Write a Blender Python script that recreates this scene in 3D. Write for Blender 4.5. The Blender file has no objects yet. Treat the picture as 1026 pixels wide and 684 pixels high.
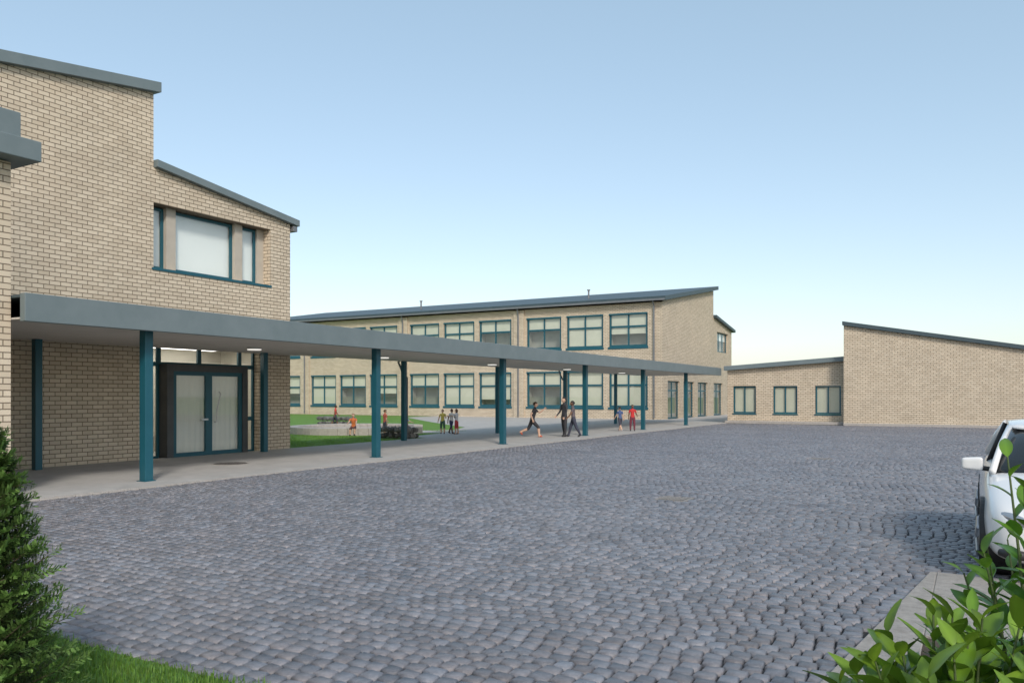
import bpy, bmesh, math, random
import numpy as np
from mathutils import Vector, Matrix
random.seed(7); rng=np.random.default_rng(7)
scene=bpy.context.scene
COL=scene.collection
# ---------------------------------------------------------------- materials
def newmat(name):
    m=bpy.data.materials.new(name); m.use_nodes=True
    nt=m.node_tree; b=nt.nodes['Principled BSDF']; return m,nt,b
def N(nt,t,**kw):
    n=nt.nodes.new(t)
    for k,v in kw.items():
        if k in [i.name for i in n.inputs]: n.inputs[k].default_value=v
        else: setattr(n,k,v)
    return n
def ramp(nt,stops):
    n=nt.nodes.new('ShaderNodeValToRGB'); e=n.color_ramp.elements
    while len(e)<len(stops): e.new(.5)
    for i,(p,c) in enumerate(stops):
        e[i].position=p; e[i].color=(*c,1)
    return n
def mat_noise(name,c1,c2,scale=3.0,rough=.7,bump=0.0,bscale=60,metal=0,detail=6,bdist=.01,spec=.5):
    m,nt,b=newmat(name)
    geo=N(nt,'ShaderNodeNewGeometry')
    no=N(nt,'ShaderNodeTexNoise',Scale=scale,Detail=detail,Roughness=.65)
    nt.links.new(geo.outputs['Position'],no.inputs['Vector'])
    r=ramp(nt,[(.3,c1),(.7,c2)])
    nt.links.new(no.outputs['Fac'],r.inputs['Fac']); nt.links.new(r.outputs['Color'],b.inputs['Base Color'])
    b.inputs['Roughness'].default_value=rough; b.inputs['Metallic'].default_value=metal
    b.inputs['Specular IOR Level'].default_value=spec
    if bump>0:
        n2=N(nt,'ShaderNodeTexNoise',Scale=bscale,Detail=5)
        nt.links.new(geo.outputs['Position'],n2.inputs['Vector'])
        bp=N(nt,'ShaderNodeBump',Strength=bump,Distance=bdist)
        nt.links.new(n2.outputs['Fac'],bp.inputs['Height']); nt.links.new(bp.outputs['Normal'],b.inputs['Normal'])
    return m
def mat_brick():
    m,nt,b=newmat('sand_lime_brick')
    L=nt.links.new
    geo=N(nt,'ShaderNodeNewGeometry')
    sp=N(nt,'ShaderNodeSeparateXYZ'); L(geo.outputs['Position'],sp.inputs[0])
    sn=N(nt,'ShaderNodeSeparateXYZ'); L(geo.outputs['True Normal'],sn.inputs[0])
    ab=N(nt,'ShaderNodeMath',operation='ABSOLUTE'); L(sn.outputs['X'],ab.inputs[0])
    gt=N(nt,'ShaderNodeMath',operation='GREATER_THAN'); L(ab.outputs[0],gt.inputs[0]); gt.inputs[1].default_value=.5
    mx=N(nt,'ShaderNodeMix',data_type='FLOAT'); L(gt.outputs[0],mx.inputs[0]); L(sp.outputs['X'],mx.inputs[2]); L(sp.outputs['Y'],mx.inputs[3])
    cb=N(nt,'ShaderNodeCombineXYZ'); L(mx.outputs[0],cb.inputs[0]); L(sp.outputs['Z'],cb.inputs[1])
    br=N(nt,'ShaderNodeTexBrick'); br.offset=.5
    br.inputs['Scale'].default_value=1; br.inputs['Brick Width'].default_value=.27; br.inputs['Row Height'].default_value=.105
    br.inputs['Mortar Size'].default_value=.0095; br.inputs['Mortar Smooth'].default_value=.3; br.inputs['Bias'].default_value=0
    br.inputs['Color1'].default_value=(.66,.57,.44,1); br.inputs['Color2'].default_value=(.55,.465,.35,1); br.inputs['Mortar'].default_value=(.17,.13,.09,1)
    L(cb.outputs[0],br.inputs['Vector'])
    no=N(nt,'ShaderNodeTexNoise',Scale=.6,Detail=8,Roughness=.7); L(geo.outputs['Position'],no.inputs['Vector'])
    rr=ramp(nt,[(.3,(.90,.90,.90)),(.7,(1.06,1.05,1.04))]); L(no.outputs['Fac'],rr.inputs['Fac'])
    mu=N(nt,'ShaderNodeMix',data_type='RGBA',blend_type='MULTIPLY'); mu.inputs[0].default_value=1
    L(br.outputs['Color'],mu.inputs[6]); L(rr.outputs['Color'],mu.inputs[7]); L(mu.outputs[2],b.inputs['Base Color'])
    inv=N(nt,'ShaderNodeMath',operation='SUBTRACT'); inv.inputs[0].default_value=1; L(br.outputs['Fac'],inv.inputs[1])
    n2=N(nt,'ShaderNodeTexNoise',Scale=45,Detail=4); L(geo.outputs['Position'],n2.inputs['Vector'])
    ad=N(nt,'ShaderNodeMath',operation='MULTIPLY_ADD'); L(n2.outputs['Fac'],ad.inputs[0]); ad.inputs[1].default_value=.4; L(inv.outputs[0],ad.inputs[2])
    bp=N(nt,'ShaderNodeBump',Strength=.7,Distance=.014); L(ad.outputs[0],bp.inputs['Height']); L(bp.outputs['Normal'],b.inputs['Normal'])
    b.inputs['Roughness'].default_value=.85
    return m
def mat_glass(name='window_glass',boost=.05):
    m,nt,b=newmat(name); nt.nodes.remove(b)
    out=nt.nodes['Material Output']
    t=N(nt,'ShaderNodeBsdfTransparent',Color=(.96,.99,.98,1)); g=N(nt,'ShaderNodeBsdfGlossy',Roughness=.02); g.inputs['Color'].default_value=(.97,.98,1,1)
    lw=N(nt,'ShaderNodeLayerWeight'); lw.inputs['Blend'].default_value=.5
    pw=N(nt,'ShaderNodeMath',operation='POWER'); pw.inputs[1].default_value=4.5
    ad=N(nt,'ShaderNodeMath',operation='MULTIPLY_ADD'); ad.inputs[1].default_value=.9; ad.inputs[2].default_value=boost
    mx=N(nt,'ShaderNodeMixShader'); L=nt.links.new
    L(lw.outputs['Facing'],pw.inputs[0]); L(pw.outputs[0],ad.inputs[0]); L(ad.outputs[0],mx.inputs[0]); L(t.outputs[0],mx.inputs[1]); L(g.outputs[0],mx.inputs[2]); L(mx.outputs[0],out.inputs[0])
    return m
def mat_attr(name,rough=.7,bump=0,bscale=80,trans=0,bdist=.01,spec=.5,cscale=0):
    m,nt,b=newmat(name); a=N(nt,'ShaderNodeAttribute',attribute_name='col'); L=nt.links.new
    src=a.outputs['Color']
    if cscale:
        geo=N(nt,'ShaderNodeNewGeometry'); n3=N(nt,'ShaderNodeTexNoise',Scale=cscale,Detail=6,Roughness=.7); L(geo.outputs['Position'],n3.inputs['Vector'])
        r=ramp(nt,[(.25,(.70,.70,.71)),(.75,(1.26,1.25,1.23))]); L(n3.outputs['Fac'],r.inputs['Fac'])
        n4=N(nt,'ShaderNodeTexNoise',Scale=.35,Detail=5,Roughness=.6); L(geo.outputs['Position'],n4.inputs['Vector'])
        r4=ramp(nt,[(.3,(.87,.87,.88)),(.7,(1.10,1.09,1.07))]); L(n4.outputs['Fac'],r4.inputs['Fac'])
        mu=N(nt,'ShaderNodeMix',data_type='RGBA',blend_type='MULTIPLY'); mu.inputs[0].default_value=1
        L(src,mu.inputs[6]); L(r.outputs['Color'],mu.inputs[7])
        mu2=N(nt,'ShaderNodeMix',data_type='RGBA',blend_type='MULTIPLY'); mu2.inputs[0].default_value=1
        L(mu.outputs[2],mu2.inputs[6]); L(r4.outputs['Color'],mu2.inputs[7]); src=mu2.outputs[2]
    L(src,b.inputs['Base Color'])
    b.inputs['Roughness'].default_value=rough; b.inputs['Specular IOR Level'].default_value=spec
    if bump:
        geo=N(nt,'ShaderNodeNewGeometry'); n2=N(nt,'ShaderNodeTexNoise',Scale=bscale,Detail=5); L(geo.outputs['Position'],n2.inputs['Vector'])
        bp=N(nt,'ShaderNodeBump',Strength=bump,Distance=bdist); L(n2.outputs['Fac'],bp.inputs['Height']); L(bp.outputs['Normal'],b.inputs['Normal'])
    if trans:
        out=nt.nodes['Material Output']; t=N(nt,'ShaderNodeBsdfTranslucent'); L(src,t.inputs['Color'])
        mx=N(nt,'ShaderNodeMixShader'); mx.inputs[0].default_value=trans
        L(b.outputs[0],mx.inputs[1]); L(t.outputs[0],mx.inputs[2]); L(mx.outputs[0],out.inputs[0])
    return m
def mat_lamp(name,s):
    m,nt,b=newmat(name); b.inputs['Base Color'].default_value=(.8,.8,.78,1); b.inputs['Emission Color'].default_value=(1,.95,.87,1); b.inputs['Emission Strength'].default_value=s; return m
BRICK=mat_brick()
TEAL=mat_noise('teal_painted_steel',(.008,.080,.112),(.012,.098,.134),2,.4)
FASCIA=mat_noise('grey_zinc_fascia',(.135,.175,.185),(.17,.21,.22),1.5,.5,.1,30)
ROOFM=mat_noise('dark_metal_roof',(.04,.068,.082),(.06,.088,.10),1.5,.5)
PIERC=mat_noise('plaster_pier',(.42,.38,.32),(.48,.44,.37),3,.85,.2,60)
SOFFIT=mat_noise('painted_soffit',(.52,.48,.43),(.59,.55,.50),1.2,.8)
CONC=mat_noise('concrete_paving',(.36,.35,.33),(.47,.455,.43),1.6,.85,.3,50)
CONC2=mat_noise('kerb_concrete',(.33,.31,.28),(.45,.42,.39),9,.9,.5,70)
GLASS=mat_glass('door_glass',.10)
GLASSR=mat_glass('coated_window_glass',.10)
LAMP=mat_lamp('lit_lamp_diffuser',.7)
LOBBY_FILL=mat_lamp('added_lobby_fill_glow',4.0)  # added glow that brightens the lobby behind the entrance glass, not a known fitting
BLIND=mat_noise('pale_roller_blind',(.82,.83,.81),(.86,.87,.85),.7,.9)
LOBBY=mat_noise('lobby_plaster',(.55,.52,.45),(.64,.61,.53),.7,.9)
CURT=mat_noise('door_curtain',(.72,.71,.64),(.80,.79,.72),.7,.9)
CREAM=mat_noise('cream_blind',(.52,.51,.41),(.62,.60,.49),.7,.9)
ROOM=mat_noise('room_interior',(.24,.25,.23),(.34,.34,.31),.8,.9)
CHAR=mat_noise('charcoal_frame',(.05,.055,.057),(.075,.08,.082),3,.5)
METAL=mat_noise('brushed_metal',(.45,.45,.45),(.55,.55,.55),8,.35,metal=1)
PIPE=mat_noise('zinc_pipe',(.16,.17,.18),(.22,.23,.24),4,.45,metal=.3)
GRASSG=mat_noise('lawn_ground',(.065,.15,.022),(.11,.22,.034),5,.9,.6,90,bdist=.03)
LAWN2=mat_noise('courtyard_lawn_ground',(.09,.20,.028),(.14,.28,.04),3,.9,.6,90,bdist=.03)
EARTH=mat_noise('soil',(.05,.038,.026),(.09,.07,.05),6,.95,.8,50,bdist=.02)
BED=mat_noise('cobble_joint_grit',(.03,.03,.032),(.06,.058,.058),6,.95,.5,120)
IRON=mat_noise('cast_iron',(.08,.075,.07),(.14,.13,.12),12,.6,.4,80)
COB=mat_attr('granite_cobble',.5,.6,70,bdist=.009,cscale=16)
LEAF=mat_attr('laurel_leaf',.30,trans=.22)
CONI=mat_attr('conifer_foliage',.6,trans=.25)
BLADE=mat_attr('grass_blade',.6,trans=.3)
STONE=mat_attr('gabion_stone',.85,.6,20,bdist=.03)
BARK=mat_noise('bark',(.07,.05,.035),(.13,.10,.07),20,.9,.6,60)
STEM=mat_noise('green_stem',(.06,.10,.03),(.09,.12,.04),10,.6)
# ---------------------------------------------------------------- mesh builder
class MB:
    def __init__(s): s.v=[];s.f=[];s.m=[];s.mats=[]
    def mi(s,mat):
        if mat not in s.mats: s.mats.append(mat)
        return s.mats.index(mat)
    def poly(s,pts,mat):
        i=len(s.v); s.v+= [tuple(p) for p in pts]; s.f.append(tuple(range(i,i+len(pts)))); s.m.append(s.mi(mat))
    def box(s,a,b,mat):
        x0,x1=sorted((a[0],b[0]));y0,y1=sorted((a[1],b[1]));z0,z1=sorted((a[2],b[2]))
        i=len(s.v); s.v+=[(x0,y0,z0),(x1,y0,z0),(x1,y1,z0),(x0,y1,z0),(x0,y0,z1),(x1,y0,z1),(x1,y1,z1),(x0,y1,z1)]
        for q in [(0,3,2,1),(4,5,6,7),(0,1,5,4),(1,2,6,5),(2,3,7,6),(3,0,4,7)]:
            s.f.append(tuple(i+k for k in q)); s.m.append(s.mi(mat))
    def prism(s,prof,axis,e0,e1,mat):
        def P(u,z,e): return (e,u,z) if axis=='y' else ((u,e,z) if axis=='x' else (u,z,e))
        n=len(prof); i=len(s.v)
        s.v+=[P(u,z,e0) for u,z in prof]+[P(u,z,e1) for u,z in prof]
        s.f.append(tuple(range(i,i+n))); s.f.append(tuple(range(i+2*n-1,i+n-1,-1)))
        for k in range(n): s.f.append((i+k,i+(k+1)%n,i+n+(k+1)%n,i+n+k))
        s.m+=[s.mi(mat)]*(n+2)
    def tube(s,pts,r,mat,seg=10,cap=True):
        pts=[Vector(p) for p in pts]; rs=r if isinstance(r,(list,tuple)) else [r]*len(pts)
        i=len(s.v); n=len(pts)
        for k,p in enumerate(pts):
            d=(pts[min(k+1,n-1)]-pts[max(k-1,0)]).normalized()
            a=Vector((1,0,0))
            if abs(d.z)<.99: a=d.cross(Vector((0,0,1))).normalized()
            b=d.cross(a)
            for q in range(seg):
                t=2*math.pi*q/seg; s.v.append(tuple(p+(a*math.cos(t)+b*math.sin(t))*rs[k]))
        for k in range(n-1):
            for q in range(seg):
                s.f.append((i+k*seg+q,i+k*seg+(q+1)%seg,i+(k+1)*seg+(q+1)%seg,i+(k+1)*seg+q)); s.m.append(s.mi(mat))
        if cap:
            s.f.append(tuple(range(i,i+seg))); s.f.append(tuple(range(i+(n-1)*seg,i+n*seg))); s.m+=[s.mi(mat)]*2
    def build(s,name,parent=None,bevel=0,smooth=False,fixn=True):
        me=bpy.data.meshes.new(name); me.from_pydata(s.v,[],s.f)
        for m in s.mats: me.materials.append(m)
        me.polygons.foreach_set('material_index',s.m)
        if fixn:
            bm=bmesh.new(); bm.from_mesh(me); bmesh.ops.recalc_face_normals(bm,faces=bm.faces); bm.to_mesh(me); bm.free()
        if smooth: me.polygons.foreach_set('use_smooth',[True]*len(me.polygons))
        me.update()
        o=bpy.data.objects.new(name,me); COL.objects.link(o)
        if parent: o.parent=parent
        if bevel:
            b=o.modifiers.new('b','BEVEL'); b.width=bevel; b.segments=2; b.limit_method='ANGLE'
        return o
def empty(name):
    o=bpy.data.objects.new(name,None); COL.objects.link(o); return o
def attrmesh(name,v,f,col,mat,smooth=False,parent=None):
    v=np.asarray(v,dtype=np.float32); f=np.asarray(f,dtype=np.int32)
    me=bpy.data.meshes.new(name); me.vertices.add(len(v)); me.vertices.foreach_set('co',v.ravel())
    k=f.shape[1]; me.loops.add(f.size); me.loops.foreach_set('vertex_index',f.ravel())
    me.polygons.add(len(f)); me.polygons.foreach_set('loop_start',np.arange(0,f.size,k,dtype=np.int32))
    try: me.polygons.foreach_set('loop_total',np.full(len(f),k,dtype=np.int32))
    except Exception: pass
    me.polygons.foreach_set('use_smooth',np.full(len(f),smooth))
    me.update(calc_edges=True)
    a=me.color_attributes.new('col','FLOAT_COLOR','POINT')
    c=np.ones((len(v),4),dtype=np.float32); c[:,:3]=col; a.data.foreach_set('color',c.ravel())
    me.materials.append(mat); me.validate()
    o=bpy.data.objects.new(name,me); COL.objects.link(o)
    if parent: o.parent=parent
    return o
class Face:
    def __init__(s,axis,p,out): s.a=axis;s.p=p;s.o=out
    def P(s,u,n,z): return (s.p+n*s.o,u,z) if s.a=='x' else (u,s.p+n*s.o,z)
    def box(s,mb,u0,u1,n0,n1,z0,z1,mat): mb.box(s.P(u0,n0,z0),s.P(u1,n1,z1),mat)
    def wall(s,mb,u0,u1,z0,z1,ops,depth,mat=BRICK):
        us=sorted({u0,u1,*[o[0] for o in ops],*[o[1] for o in ops]}); zs=sorted({z0,z1,*[o[2] for o in ops],*[o[3] for o in ops]})
        for i in range(len(us)-1):
            for j in range(len(zs)-1):
                uc=(us[i]+us[i+1])/2; zc=(zs[j]+zs[j+1])/2
                if any(o[0]<uc<o[1] and o[2]<zc<o[3] for o in ops): continue
                mb.poly([s.P(us[i],0,zs[j]),s.P(us[i+1],0,zs[j]),s.P(us[i+1],0,zs[j+1]),s.P(us[i],0,zs[j+1])],mat)
        for o in ops:
            d=-(o[4] if len(o)>4 else depth)
            a,b,c,e=o[:4]
            mb.poly([s.P(a,0,c),s.P(a,d,c),s.P(a,d,e),s.P(a,0,e)],mat)
            mb.poly([s.P(b,0,c),s.P(b,d,c),s.P(b,d,e),s.P(b,0,e)],mat)
            mb.poly([s.P(a,0,e),s.P(b,0,e),s.P(b,d,e),s.P(a,d,e)],mat)
            if c>z0: mb.poly([s.P(a,0,c),s.P(b,0,c),s.P(b,d,c),s.P(a,d,c)],mat)
    def window(s,mb,gl,u0,u1,z0,z1,n,nv=1,trans=None,fw=.07,blind=BLIND,bh=1.0,room=True,bd=.12):
        f0,f1=n,n-.07
        s.box(mb,u0,u0+fw,f0,f1,z0,z1,TEAL); s.box(mb,u1-fw,u1,f0,f1,z0,z1,TEAL)
        s.box(mb,u0+fw,u1-fw,f0,f1,z0,z0+fw,TEAL); s.box(mb,u0+fw,u1-fw,f0,f1,z1-fw,z1,TEAL)
        for k in range(1,nv):
            u=u0+(u1-u0)*k/nv; s.box(mb,u-fw*.4,u+fw*.4,f0-.004,f1-.003,z0+fw,z1-fw,TEAL)
        if trans:
            for t in trans:
                z=z0+(z1-z0)*t; s.box(mb,u0+fw,u1-fw,f0+.004,f1+.004,z-fw*.5,z+fw*.5,TEAL)
        gl.poly([s.P(u0+fw,n-.035,z0+fw),s.P(u1-fw,n-.035,z0+fw),s.P(u1-fw,n-.035,z1-fw),s.P(u0+fw,n-.035,z1-fw)],GLASSR)
        if bh>0: 
            zb=z1-(z1-z0)*bh
            mb.poly([s.P(u0+.01,n-bd,zb),s.P(u1-.01,n-bd,zb),s.P(u1-.01,n-bd,z1),s.P(u0+.01,n-bd,z1)],blind)
        if bh<1:
            D=n-.8
            mb.poly([s.P(u0,D,z0),s.P(u1,D,z0),s.P(u1,D,z1),s.P(u0,D,z1)],ROOM)
            mb.poly([s.P(u0-.003,n-.07,z0),s.P(u0-.003,D,z0),s.P(u0-.003,D,z1),s.P(u0-.003,n-.07,z1)],ROOM)
            mb.poly([s.P(u1+.003,n-.07,z0),s.P(u1+.003,D,z0),s.P(u1+.003,D,z1),s.P(u1+.003,n-.07,z1)],ROOM)
            mb.poly([s.P(u0,n-.07,z0-.003),s.P(u1,n-.07,z0-.003),s.P(u1,D,z0-.003),s.P(u0,D,z0-.003)],ROOM)
def roofslab(mb,axis,u0,z0,u1,z1,t,e0,e1,mat): mb.prism([(u0,z0-t),(u1,z1-t),(u1,z1),(u0,z0)],axis,e0,e1,mat)

# ================================================================ LEFT BUILDING
XA=-18.9; YA=18.78; YS0=-2.5
A=empty('school_building')
w=MB(); g=MB(); F=Face('x',XA,1)
opU=(13.85,17.95,5.1,6.82,.55); opE=(13.8,17.5,0,3.12,.35)
F.wall(w,YS0,YA,0,7.0,[opU,opE],.5)
zu=lambda y:9.38+.155*(y-10)-.25
zl=lambda y:7.93-.125*(y-13.85)-.18
w.poly([(XA,YS0,7),(XA,13.85,7),(XA,13.85,zu(13.85)),(XA,YS0,zu(YS0))],BRICK)
w.poly([(XA,13.85,7),(XA,YA,7),(XA,YA,zl(YA)),(XA,13.85,zl(13.85))],BRICK)
w.poly([(XA,YA,0),(XA-16,YA,0),(XA-16,YA,zl(YA)),(XA,YA,zl(YA))],BRICK)
w.poly([(XA,13.85,zl(13.85)),(XA-16,13.85,zl(13.85)),(XA-16,13.85,zu(13.85)),(XA,13.85,zu(13.85))],BRICK)
w.poly([(XA-16,YA,0),(XA-16,YS0,0),(XA-16,YS0,zu(YS0)),(XA-16,13.85,zu(13.85)),(XA-16,13.85,zl(13.85)),(XA-16,YA,zl(YA))],BRICK)
w.poly([(XA,YS0,0),(XA-16,YS0,0),(XA-16,YS0,zu(YS0)),(XA,YS0,zu(YS0))],BRICK)
w.build('brick_walls',A,fixn=False)
r=MB()
roofslab(r,'y',YS0-.3,zu(YS0-.3)+.27,13.98,zu(13.98)+.27,.27,XA-16.3,XA+.16,FASCIA)
roofslab(r,'y',13.86,zl(13.86)+.2,19.05,zl(19.05)+.2,.2,XA-16.3,XA+.16,FASCIA)
r.box((XA-16.2,YA+.03,zl(18.9)-.2),(XA+.12,YA+.2,zl(18.9)-.03),PIPE)
r.build('roof',A,bevel=.01)
w=MB()
F.window(w,g,13.87,14.42,5.13,6.79,-.36,blind=BLIND)
F.box(w,14.42,14.72,-.24,-.46,5.101,6.819,PIERC)
F.window(w,g,14.72,16.78,5.13,6.79,-.36)
F.box(w,16.78,17.06,-.24,-.46,5.101,6.819,PIERC)
F.window(w,g,17.06,17.68,5.13,6.79,-.36)
F.box(w,17.68,17.948,-.30,-.46,5.101,6.819,PIERC)
F.box(w,13.80,17.98,.03,-.36,5.03,5.099,TEAL)
n=-.22
def pane(u0,u1,z0,z1,nn,fw=.06):
    F.box(w,u0,u0+fw,nn,nn-.07,z0,z1,TEAL);F.box(w,u1-fw,u1,nn,nn-.07,z0,z1,TEAL)
    F.box(w,u0+fw,u1-fw,nn,nn-.07,z0,z0+fw,TEAL);F.box(w,u0+fw,u1-fw,nn,nn-.07,z1-fw,z1,TEAL)
    g.poly([F.P(u0+fw,nn-.03,z0+fw),F.P(u1-fw,nn-.03,z0+fw),F.P(u1-fw,nn-.03,z1-fw),F.P(u0+fw,nn-.03,z1-fw)],GLASS)
for a,b in [(13.8,14.18),(14.18,15.5),(15.5,16.95),(16.95,17.5)]: pane(a,b,2.55,3.12,n)
pane(13.8,14.18,.0,2.55,n)
pane(16.95,17.5,1.0,2.55,n); pane(16.95,17.5,.0,1.0,n)
P0,P1=14.18,16.95
F.box(w,P0,P0+.20,.12,-.30,0,2.548,CHAR);F.box(w,P1-.20,P1,.12,-.30,0,2.548,CHAR);F.box(w,P0+.20,P1-.20,.12,-.30,2.36,2.548,CHAR)
for a,b in [(P0+.20,15.565),(15.565,P1-.20)]: pane(a,b,.02,2.36,.09,.11)
w.build('windows_and_doors',A)
h=MB()
h.tube([F.P(15.75,.09,.95),F.P(15.75,.18,.95),F.P(15.75,.20,1.3),F.P(15.88,.20,1.75),F.P(15.88,.13,1.8)],.018,METAL,8)
h.box(F.P(15.3,.091,1.0),F.P(15.52,.12,1.05),METAL)
h.build('door_handle',A)
w=MB(); DB=-3.0
w.poly([F.P(12.5,DB,0),F.P(20.2,DB,0),F.P(20.2,DB,3.2),F.P(12.5,DB,3.2)],LOBBY)
w.poly([F.P(12.5,-.36,0.01),F.P(18.6,-.36,0.01),F.P(18.6,DB,.01),F.P(12.5,DB,.01)],CONC)
w.poly([F.P(12.5,-.36,3.2),F.P(18.6,-.36,3.2),F.P(18.6,DB,3.2),F.P(12.5,DB,3.2)],SOFFIT)
w.poly([F.P(12.5,-.36,0),F.P(12.5,DB,0),F.P(12.5,DB,3.2),F.P(12.5,-.36,3.2)],LOBBY)
w.poly([F.P(18.6,-.36,0),F.P(18.6,DB,0),F.P(18.6,DB,3.2),F.P(18.6,-.36,3.2)],LOBBY)
w.box(F.P(13.6,-.8,3.12),F.P(17.8,-1.4,3.19),LOBBY_FILL)  # glowing slabs added under the lobby ceiling as fill light
w.box(F.P(13.6,-2.0,3.12),F.P(17.8,-2.5,3.19),LOBBY_FILL)
w.box(F.P(17.2,-2.96,.011),F.P(18.1,-2.99,2.1),TEAL)
w.box(F.P(14.6,-2.5,.012),F.P(16.4,-2.9,.48),PIERC)
for a,b in [(14.40,15.5),(15.62,16.72)]:
    m_=12
    for k in range(m_):
        a0=a+(b-a)*k/m_; a1=a+(b-a)*(k+1)/m_; d0=-.01-.02*(k%2); d1=-.01-.02*((k+1)%2)
        w.poly([F.P(a0,d0,.10),F.P(a1,d1,.10),F.P(a1,d1,2.35),F.P(a0,d0,2.35)],CURT)
w.build('lobby',A,fixn=False)
g.build('glass',A,fixn=False)
# near block
B0=empty('school_building')
w=MB(); w.box((-26,-8,0),(-14.0,7.55,5.6),BRICK); w.build('brick_walls',B0)
w=MB(); w.box((-26.6,-8.6,5.62),(-13.62,7.85,5.96),FASCIA); w.box((-26.4,-8.4,5.96),(-13.82,7.62,6.42),FASCIA); w.build('roof',B0,bevel=.015)

# ================================================================ CANOPY
K=empty('covered_walkway')
w=MB(); YE=49.9
w.box((-13.75,7.56,2.93),(-13.6,YE,3.40),FASCIA)
w.box((-18.7,YA+.12,2.98),(-18.6,YE,3.36),FASCIA)
w.box((-18.88,7.56,3.33),(-13.751,YA,3.38),ROOFM)
w.box((-18.6,YA,3.33),(-13.751,YE,3.38),ROOFM)
w.build('fascia_and_deck',K,bevel=.01)
w=MB()
w.box((-18.88,7.56,2.97),(-13.76,YA+.1,3.0),SOFFIT); w.box((-18.59,YA+.1,2.97),(-13.76,YE,3.0),SOFFIT)
w.build('soffit',K)
w=MB()
YS=[10.18]+[10.4+6.8*i for i in range(1,6)]
for y in YS:
    w.box((-14.2,y-.09,0.02),(-14.02,y+.09,2.972),TEAL)
    w.box((-14.24,y-.13,0.02),(-13.98,y+.13,.035),TEAL)
    w.box((-18.45,y-.08+(.3 if y<11 else 0),0.02),(-18.29,y+.08+(.3 if y<11 else 0),2.972),TEAL)
w.build('posts',K,bevel=.015)
w=MB()
for y in [15.2]+[20.6+6.8*i for i in range(4)]:
    w.tube([(-16.6,y,2.97),(-16.6,y,2.93)],.20,METAL,24); w.tube([(-16.6,y,2.93),(-16.6,y,2.90)],.18,LAMP,24)
w.build('ceiling_lamps',K)
w=MB()
for y in (24.35,37.95):
    w.tube([(-18.75,y,3.1),(-18.9,y,2.95),(-18.72,y,2.6),(-18.5,y,2.35),(-18.5,y,.1)],.045,PIPE,8)
w.build('downpipes',K,smooth=True)

# ================================================================ BACK BUILDING
B=empty('school_building'); YB=54.2
w=MB(); g=MB(); FY=Face('y',YB,-1)
ops=[];wins=[]
right=-20.0
for gi in range(4):
    for k in range(3):
        u1=right-gi*11.1-k*3.4; u0=u1-2.95
        if u0<-61: continue
        for z0,z1 in ((.85,3.5),(5.2,7.6)):
            ops.append((u0,u1,z0,z1)); wins.append((u0,u1,z0,z1))
FY.wall(w,-62,XA,0,8.25,ops,.22)
GB=Face('x',XA,1)
zuB=lambda y:8.35+.165*(y-YB)-.02
zlB=lambda y:8.4-.14*(y-66.9)-.2
gops=[(68.0,71.6,5.4,7.1)]+[(a,a+2.7,0,2.75) for a in (55.3,58.9,62.5,67.0)]
GB.wall(w,YB,72.7,0,7.2,gops,.3)
w.poly([(XA,YB,7.2),(XA,66.9,7.2),(XA,66.9,zuB(66.9)),(XA,YB,zuB(YB))],BRICK)
w.poly([(XA,66.9,7.2),(XA,72.7,7.2),(XA,72.7,zlB(72.7)),(XA,66.9,zlB(66.9))],BRICK)
w.poly([(XA,66.9,zlB(66.9)),(-62,66.9,zlB(66.9)),(-62,66.9,zuB(66.9)),(XA,66.9,zuB(66.9))],BRICK)
w.poly([(XA,72.7,0),(-62,72.7,0),(-62,72.7,zlB(72.7)),(XA,72.7,zlB(72.7))],BRICK)
w.poly([(-62,YB,0),(-62,72.7,0),(-62,72.7,7.2),(-62,66.9,10.2),(-62,YB,8.3)],BRICK)
w.build('brick_walls',B,fixn=False)
w=MB()
roofslab(w,'y',YB-.4,8.62,67.2,8.62+.165*13.4,.3,-62.4,XA+.35,ROOFM)
roofslab(w,'y',66.92,8.42,73.05,8.42-.14*6.13,.22,-62.4,XA+.28,ROOFM)
for x,y in ((-42.5,58),(-26.5,58.5)):
    w.tube([(x,y,8.9),(x,y,10.0)],.07,PIPE,8); w.tube([(x,y,10.0),(x,y,10.08)],.13,PIPE,8)
w.build('roof',B)
w=MB()
for (a,b,c,d) in wins:
    FY.window(w,g,a+.02,b-.02,c,d,-.10,nv=2,trans=[.60],fw=.13,blind=CREAM,bh=random.choice([.4,.62,1.0,1.0,.8,1.0]),bd=.10)
    FY.box(w,a-.05,b+.05,.05,-.09,c-.16,c-.003,TEAL)
    FY.box(w,a+.0,b-.0,.03,-.09,d-.12,d-.003,TEAL)
w.build('windows',B)
w=MB()
GB.window(w,g,68.02,71.58,5.42,7.08,-.2,nv=3,fw=.09,bh=.4)
for a in (55.3,58.9,62.5,67.0):
    GB.window(w,g,a+.02,a+2.68,0.02,2.73,-.15,nv=2,trans=[.75],fw=.1,blind=ROOM,bh=.0)
w.build('gable_windows',B)
w=MB()
for gi in range(1,4):
    u=right-gi*11.1+.72
    FY.box(w,u-.45,u+.45,.14,0.0,0,8.2,BRICK)
w.build('pilasters',B)
w=MB()
for gi in range(1,4):
    u=right-gi*11.1+.72
    w.tube([(u,YB-.38,8.3),(u,YB-.3,8.1),(u,YB-.2,7.8),(u,YB-.2,.1)],.06,PIPE,8)
w.tube([(XA-.6,YB-.38,8.3),(XA-.6,YB-.1,8.0),(XA-.6,YB-.08,.1)],.06,PIPE,8)
w.box((-62,YB-.52,8.32),(XA+.3,YB-.401,8.45),PIPE)
w.build('gutters_and_downpipes',B)
g.build('glass',B,fixn=False)

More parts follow.
